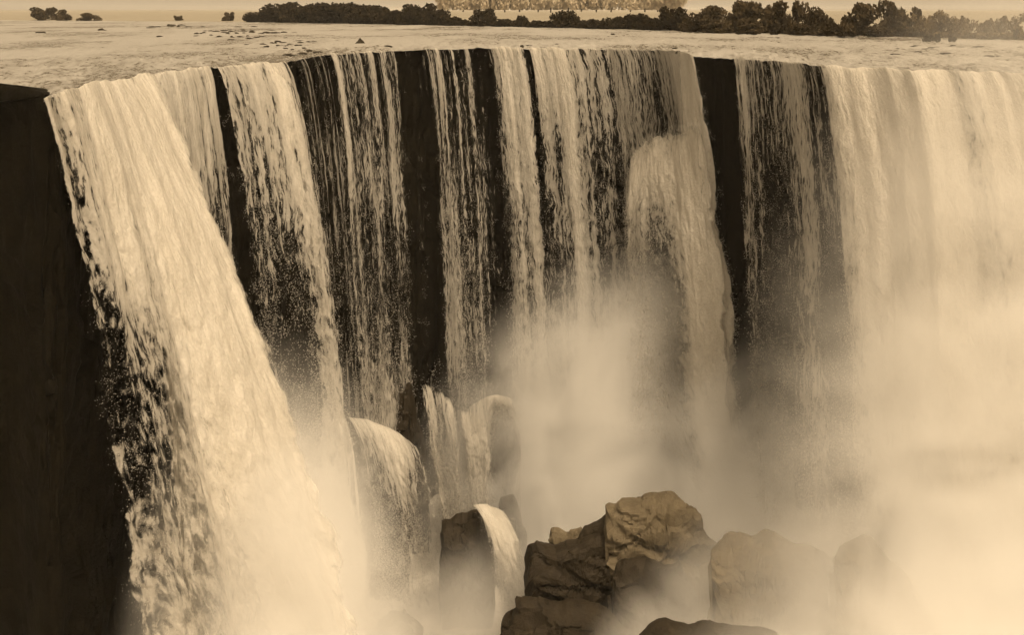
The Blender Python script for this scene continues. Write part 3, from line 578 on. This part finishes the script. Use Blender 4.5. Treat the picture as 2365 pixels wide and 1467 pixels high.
stone(1797, 88, 8, 4, 'tiny rock offshore of the round crowned trees', 'rocks in the river')
field = 'stones of the shallow rubble field in the river'
fl = 'small black stone of the rubble field strewn over the shallow river'
spots = []
for k in range(95):
    c = random.choice([(520, 74, 60, 8), (600, 74, 70, 4), (560, 80, 80, 12), (680, 108, 40, 10), (640, 95, 60, 12), (390, 60, 50, 3)])
    x, y = random.gauss(c[0], c[2] * .6), random.gauss(c[1], c[3] * .6)
    if 55 < y < 124 and not (y > 118 and x > 640): spots.append((x, y))
for x, y in spots: stone(x, y, random.uniform(6, 22), random.uniform(2, 4.5), fl, field)
il = 'dark stone breaking the surface close to the lip of the falls'
for x, y, w_ in ((670, 128, 30), (700, 124, 26), (715, 118, 20), (735, 121, 24), (1222, 106, 18), (1286, 104, 20), (1558, 113, 14), (1568, 121, 14), (895, 107, 22), (1150, 104, 14), (1205, 107, 10)):
    stone(x, y, w_, 5, il, 'stones along the lip')
rl = 'dark stone scattered in the rapids below the pale haze trees'
for k in range(26): stone(random.uniform(2060, 2365), random.uniform(104, 132), random.uniform(10, 30), random.uniform(2, 4), rl, 'stones in the far rapids')

# ---------------------------------------------------------------- trees on the far bank
def crown_mesh(seed, n, lobes, leaf, mat, tall=1.0):
    r = np.random.default_rng(seed)
    L = []
    for k in range(lobes):
        a = r.uniform(0, 2 * math.pi); rr = r.uniform(0.1, 0.7)
        L.append((rr * math.cos(a), rr * math.sin(a), r.uniform(0.10, 0.76), r.uniform(0.20, 0.36)))
    L = np.array(L); idx = r.integers(0, lobes, n)
    d = r.normal(0, 1, (n, 3)); d /= np.linalg.norm(d, axis=1, keepdims=True)
    P = L[idx, :3] + d * (L[idx, 3] * r.random(n) ** 0.35)[:, None] * np.array([1, 1, .8])
    q = np.linalg.qr(r.normal(0, 1, (n, 3, 3)))[0]
    sq = np.array([[-1, -.6, 0], [1, -.6, 0], [1, .6, 0.2], [-1, .6, 0.2]])
    s = leaf * r.uniform(.5, 1.3, n)
    V = P[:, None, :] + np.einsum('nij,kj->nki', q, sq) * s[:, None, None]
    V[..., 2] = np.maximum(V[..., 2], 0.02) * tall
    return raw_mesh('crown', V.reshape(-1, 3), np.arange(n * 4).reshape(-1, 4), smooth=False, mats=[mat])
def trunk_mesh(seed, h=0.6, r0=0.045):
    rr = random.Random(seed); V, Fq = [], []
    def tube(a, b, ra, rb):
        a, b = Vector(a), Vector(b); ax = (b - a).normalized(); s = ax.orthogonal().normalized(); t = ax.cross(s); base = len(V)
        for i in range(5):
            f = i / 4; c = a.lerp(b, f) + s * math.sin(f * 3) * 0.02
            for k in range(7):
                an = k / 7 * 2 * math.pi; V.append(tuple(c + (s * math.cos(an) + t * math.sin(an)) * (ra + (rb - ra) * f)))
        for i in range(4):
            for k in range(7): Fq.append((base + i * 7 + k, base + i * 7 + (k + 1) % 7, base + i * 7 + 7 + (k + 1) % 7, base + i * 7 + 7 + k))
    tube((0, 0, -0.05), (0.02, 0, h), r0, r0 * .55)
    for k in range(5):
        a = rr.uniform(0, 6.28); z = rr.uniform(.2, .5) * h / .6
        tube((0.01, 0, z), (.4 * math.cos(a), .4 * math.sin(a), z + rr.uniform(.15, .35)), r0 * .45, r0 * .15)
    return raw_mesh('trunk', V, Fq, mats=[BARK_M])
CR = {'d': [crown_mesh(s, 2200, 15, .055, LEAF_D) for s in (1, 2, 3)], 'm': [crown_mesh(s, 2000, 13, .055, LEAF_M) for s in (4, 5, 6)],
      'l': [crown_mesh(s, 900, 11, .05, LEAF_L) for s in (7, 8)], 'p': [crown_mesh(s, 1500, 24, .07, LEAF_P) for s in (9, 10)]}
TR = [trunk_mesh(s) for s in (1, 2, 3)]
def tree(px, ytop, ybase, wpx, kind, label, group, name='tree', cat='tree', dY=0.0, Y=None, trunk=True):
    base = float(far(np.array([float(px)]))[0, 1]) + 2.0 + dY if Y is None else Y
    zb = RIV - 0.05 if ybase is None else CZ - (ybase - HY) * base / F
    h = CZ - (ytop - HY) * base / F - zb
    e = empty(name, ((px - CX) * base / F, base, zb))
    c = link('crown', random.choice(CR[kind]), e); wr = wpx * base / F / 2 / 0.85
    c.scale = (wr, wr * random.uniform(.8, 1.1), h / 0.93); c.rotation_euler = (0, 0, random.uniform(0, 6.28))
    if trunk:
        t_ = link('trunk', random.choice(TR), e); t_.scale = (wr, wr, h)
    tag(e, label, cat, group); return e
def bush(*a, **k): return tree(*a, name='bush', cat='bush', **k)
g1, g2, g3, g4 = 'bushes on the bare far bank', 'dark trees of the island grove', 'brown trees along the far bank', 'low scrub along the shoreline'
bush(105, 16, None, 75, 'm', 'largest of the airy bushes on the bare horizon', g1)
bush(150, 20, None, 40, 'm', 'spindly bush leaning on the largest airy bush', g1)
bush(205, 28, None, 50, 'm', 'low rounded bush beside the spindly one on the bare bank', g1)
bush(412, 35, None, 24, 'm', 'tiny lone bush midway along the bare shoreline', g1)
bush(528, 27, None, 32, 'm', 'small ragged bush just before the dark grove', g1)
tree(600, 26, None, 90, 'd', 'low dark tree at the sloping end of the grove', g2)
tree(650, 6, None, 120, 'd', 'tall dark tree rising behind the sloping end', g2)
tree(720, 2, None, 130, 'd', 'dense dark tree touching the top edge of the grove', g2)
tree(790, 2, None, 130, 'd', 'broad dark tree in the thickest stretch of the grove', g2)
tree(855, 8, None, 110, 'd', 'dark tree where the grove begins to drop', g2)
tree(905, 20, None, 80, 'd', 'shorter dark tree in the notch of the grove', g2)
tree(960, 5, None, 100, 'd', 'dome shaped dark tree after the notch of the grove', g2)
tree(1012, 18, None, 60, 'd', 'thin dark tree closing the grove near the pale poplars', g2)
bush(1050, 38, None, 60, 'd', 'dark shoreline bush under the pale poplars', g4)
tree(1118, 18, None, 66, 'd', 'feathery dark tree alone before the pale poplars', g3)
bush(1165, 42, None, 60, 'd', 'low scrub linking the feathery tree and the rounded bush', g4)
bush(1202, 34, None, 40, 'd', 'rounded bush between the feathery tree and the wide bush', g4)
bush(1250, 46, None, 60, 'd', 'flat scrub beside the rounded bush at the waterline', g4)
tree(1305, 22, None, 85, 'd', 'wide bushy tree with open top before the poplars', g3)
bush(1370, 42, None, 70, 'd', 'dark thicket after the wide bushy tree', g4)
bush(1430, 36, None, 80, 'd', 'ragged thicket midway between bushy tree and high tree', g4)
tree(1475, 28, None, 70, 'd', 'middling dark tree at the end of the poplar row', g3)
tree(1555, 12, None, 90, 'd', 'high rounded dark tree where the bank rises', g3)
tree(1510, 38, None, 60, 'd', 'squat dark tree in front of the high rounded one', g3)
tree(1635, 10, None, 110, 'm', 'broad brown tree beside the high rounded dark one', g3)
tree(1700, -2, None, 100, 'm', 'tall brown tree with two raised tufts', g3)
tree(1765, 2, None, 110, 'm', 'wide brown tree in the middle of the far bank', g3)
tree(1830, -2, None, 70, 'm', 'narrow tree whose knob stands above its neighbours', g3)
tree(1885, 14, None, 90, 'm', 'brown tree in the dip before the round dome', g3)
tree(1975, 3, None, 120, 'm', 'big round domed tree on the far bank', g3)
tree(2075, -2, None, 95, 'm', 'tallest brown tree just before the haze', g3)
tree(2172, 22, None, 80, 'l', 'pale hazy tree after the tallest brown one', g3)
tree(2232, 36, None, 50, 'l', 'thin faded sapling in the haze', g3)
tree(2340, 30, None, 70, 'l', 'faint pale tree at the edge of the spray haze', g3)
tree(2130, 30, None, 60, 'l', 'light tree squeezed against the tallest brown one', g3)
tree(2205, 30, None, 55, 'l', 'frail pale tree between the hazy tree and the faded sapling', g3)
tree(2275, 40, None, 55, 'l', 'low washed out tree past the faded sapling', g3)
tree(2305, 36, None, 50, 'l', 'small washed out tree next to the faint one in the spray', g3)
for x, yt, w_, lab in ((1660, 50, 90, 'pale reed scrub under the broad brown tree'), (1745, 52, 90, 'pale reed scrub under the wide brown tree'), (1850, 54, 90, 'light scrub under the narrow knobbed tree'), (1930, 58, 90, 'light scrub before the round dome'), (2020, 60, 90, 'thin scrub between round dome and tallest tree')):
    bush(x, yt, None, w_, 'm', lab, g4, dY=-3)
for x, yt, yb, w_, lab in ((1725, 70, 80, 50, 'dark clump at the waterline below the tall brown tree'), (1790, 72, 80, 30, 'small dark clump at the waterline below the wide tree'), (1910, 68, 84, 40, 'dark shoreline clump below the brown tree in the dip'), (1950, 70, 86, 60, 'wide dark shoreline clump below the round dome')):
    bush(x, yt, yb, w_, 'd', lab, g4, Y=(CZ - RIV) * F / (yb - HY))
for x, yt, yb, w_, lab in ((2145, 80, 98, 28, 'dark tuft of brush on the river bar, widest of three'), (2165, 76, 98, 16, 'upright tuft of brush in the middle of the river bar'), (2200, 84, 97, 18, 'low tuft of brush at the end of the river bar'), (2347, 66, 92, 18, 'slim dark shrub standing by the hazy bank')):
    bush(x, yt, yb, w_, 'd', lab, 'tufts of brush on the river bar', Y=(CZ - RIV) * F / (yb - HY))
def undergrowth():
    r = np.random.default_rng(5); n = 26000
    px = r.choice(np.concatenate([np.linspace(575, 1030, 500), np.linspace(1030, 1600, 420), np.linspace(1600, 2125, 620), np.linspace(2125, 2450, 260)]), n) + r.normal(0, 3, n)
    f = far(px); hgt = np.interp(px, [560, 620, 1000, 1100, 1500, 1600, 2050, 2130, 2450], [.3, 2.0, 2.0, .9, 1.1, 1.6, 1.5, .9, .7]) * (0.55 + 0.6 * np.abs(fbm(px / 14, 0, seed=8)) * 1.6)
    P = np.stack([f[:, 0], f[:, 1] + 0.5 + 3 * r.random(n), RIV + hgt * r.random(n) ** 0.8], -1)
    q = np.linalg.qr(r.normal(0, 1, (n, 3, 3)))[0]; sq = np.array([[-1, -.6, 0], [1, -.6, 0], [1, .6, .2], [-1, .6, .2]])
    V = P[:, None] + np.einsum('nij,kj->nki', q, sq) * (0.16 * r.uniform(.5, 1.4, n) * f[:, 1] / 130)[:, None, None]
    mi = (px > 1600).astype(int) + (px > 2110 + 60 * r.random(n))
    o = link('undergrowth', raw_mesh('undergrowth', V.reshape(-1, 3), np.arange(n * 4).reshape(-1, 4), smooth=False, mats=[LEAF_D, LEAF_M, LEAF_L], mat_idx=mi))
    tag(o, 'tangled scrub along the far bank beneath the trees', 'undergrowth', None, 'stuff')
undergrowth()
pl = 'pale distant poplar of the straight row behind the far bank'
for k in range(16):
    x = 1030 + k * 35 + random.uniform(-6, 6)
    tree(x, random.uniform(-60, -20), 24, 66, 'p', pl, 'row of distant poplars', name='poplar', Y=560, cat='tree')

# ---------------------------------------------------------------- mist and haze
def box_mesh(name, a, b, mat):
    v = [(x, y, z) for x in (a[0], b[0]) for y in (a[1], b[1]) for z in (a[2], b[2])]
    f = [(0, 1, 3, 2), (4, 6, 7, 5), (0, 4, 5, 1), (2, 3, 7, 6), (0, 2, 6, 4), (1, 5, 7, 3)]
    return raw_mesh(name, v, f, smooth=False, mats=[mat])
def mist():
    m, t, out = nodes('falls_mist')
    co = N(t, 'ShaderNodeTexCoord').outputs['Object']
    tot = None
    for c, r, d, inner in BLOBS:
        q = N(t, 'ShaderNodeVectorMath', {0: co, 1: c}, operation='SUBTRACT').outputs[0]
        q = N(t, 'ShaderNodeVectorMath', {0: q, 1: r}, operation='DIVIDE').outputs[0]
        q = N(t, 'ShaderNodeVectorMath', {0: q}, operation='LENGTH').outputs['Value']
        k = MR(t, q, inner, 1.0, d, 0.0, True)
        tot = k if tot is None else M(t, 'ADD', tot, k)
    n = N(t, 'ShaderNodeTexNoise', {'Vector': co, 'Scale': 0.20, 'Detail': 3.0, 'Roughness': 0.62, 'Distortion': 0.6}).outputs[0]
    den = M(t, 'MULTIPLY', tot, MR(t, n, 0.36, 0.63, 0.22, 1.8))
    v = N(t, 'ShaderNodeVolumePrincipled', {'Color': (0.998, 0.996, 0.99, 1), 'Density': den, 'Anisotropy': 0.0})
    t.links.new(v.outputs[0], out.inputs['Volume'])
    lo = np.min([np.array(c) - np.array(r) for c, r, _, _ in BLOBS], 0); hi = np.max([np.array(c) + np.array(r) for c, r, _, _ in BLOBS], 0)
    lo[2] = max(lo[2], -0.6)
    o = link('mist', box_mesh('mist', lo, hi, m)); tag(o, 'bank of white spray rising from the foot of the falls', 'mist', None, 'stuff')
BLOBS = [((27, 50, 2), (20, 7, 46), 0.50, 0.10), ((11, 77, 1), (20, 8, 23), 1.2, 0.15), ((-11, 51, 5), (8, 7, 20), 1.0, 0.15), ((20, 52, 0), (19, 6, 20), 1.2, 0.15),
         ((0, 66, 0), (11, 6, 8.5), 0.28, 0.2), ((-8.6, 41.5, 8), (4.2, 5, 18), 0.75, 0.1), ((20, 43.5, 5), (18, 5, 15), 1.3, 0.1), ((9.5, 52, 2), (8, 5, 12), 1.0, 0.1), ((15, 67, 1), (10, 6, 19), 0.95, 0.1)]
mist()
hm, ht, hout = nodes('haze_air')
hv = N(ht, 'ShaderNodeVolumePrincipled', {'Color': (0.97, 0.95, 0.92, 1), 'Density': 0.00016})
ht.links.new(hv.outputs[0], hout.inputs['Volume'])
tag(link('haze', box_mesh('haze', (-700, -70, -2), (900, 9500, 47), hm)), 'thin haze in the air over river and gorge', None, None, 'stuff')
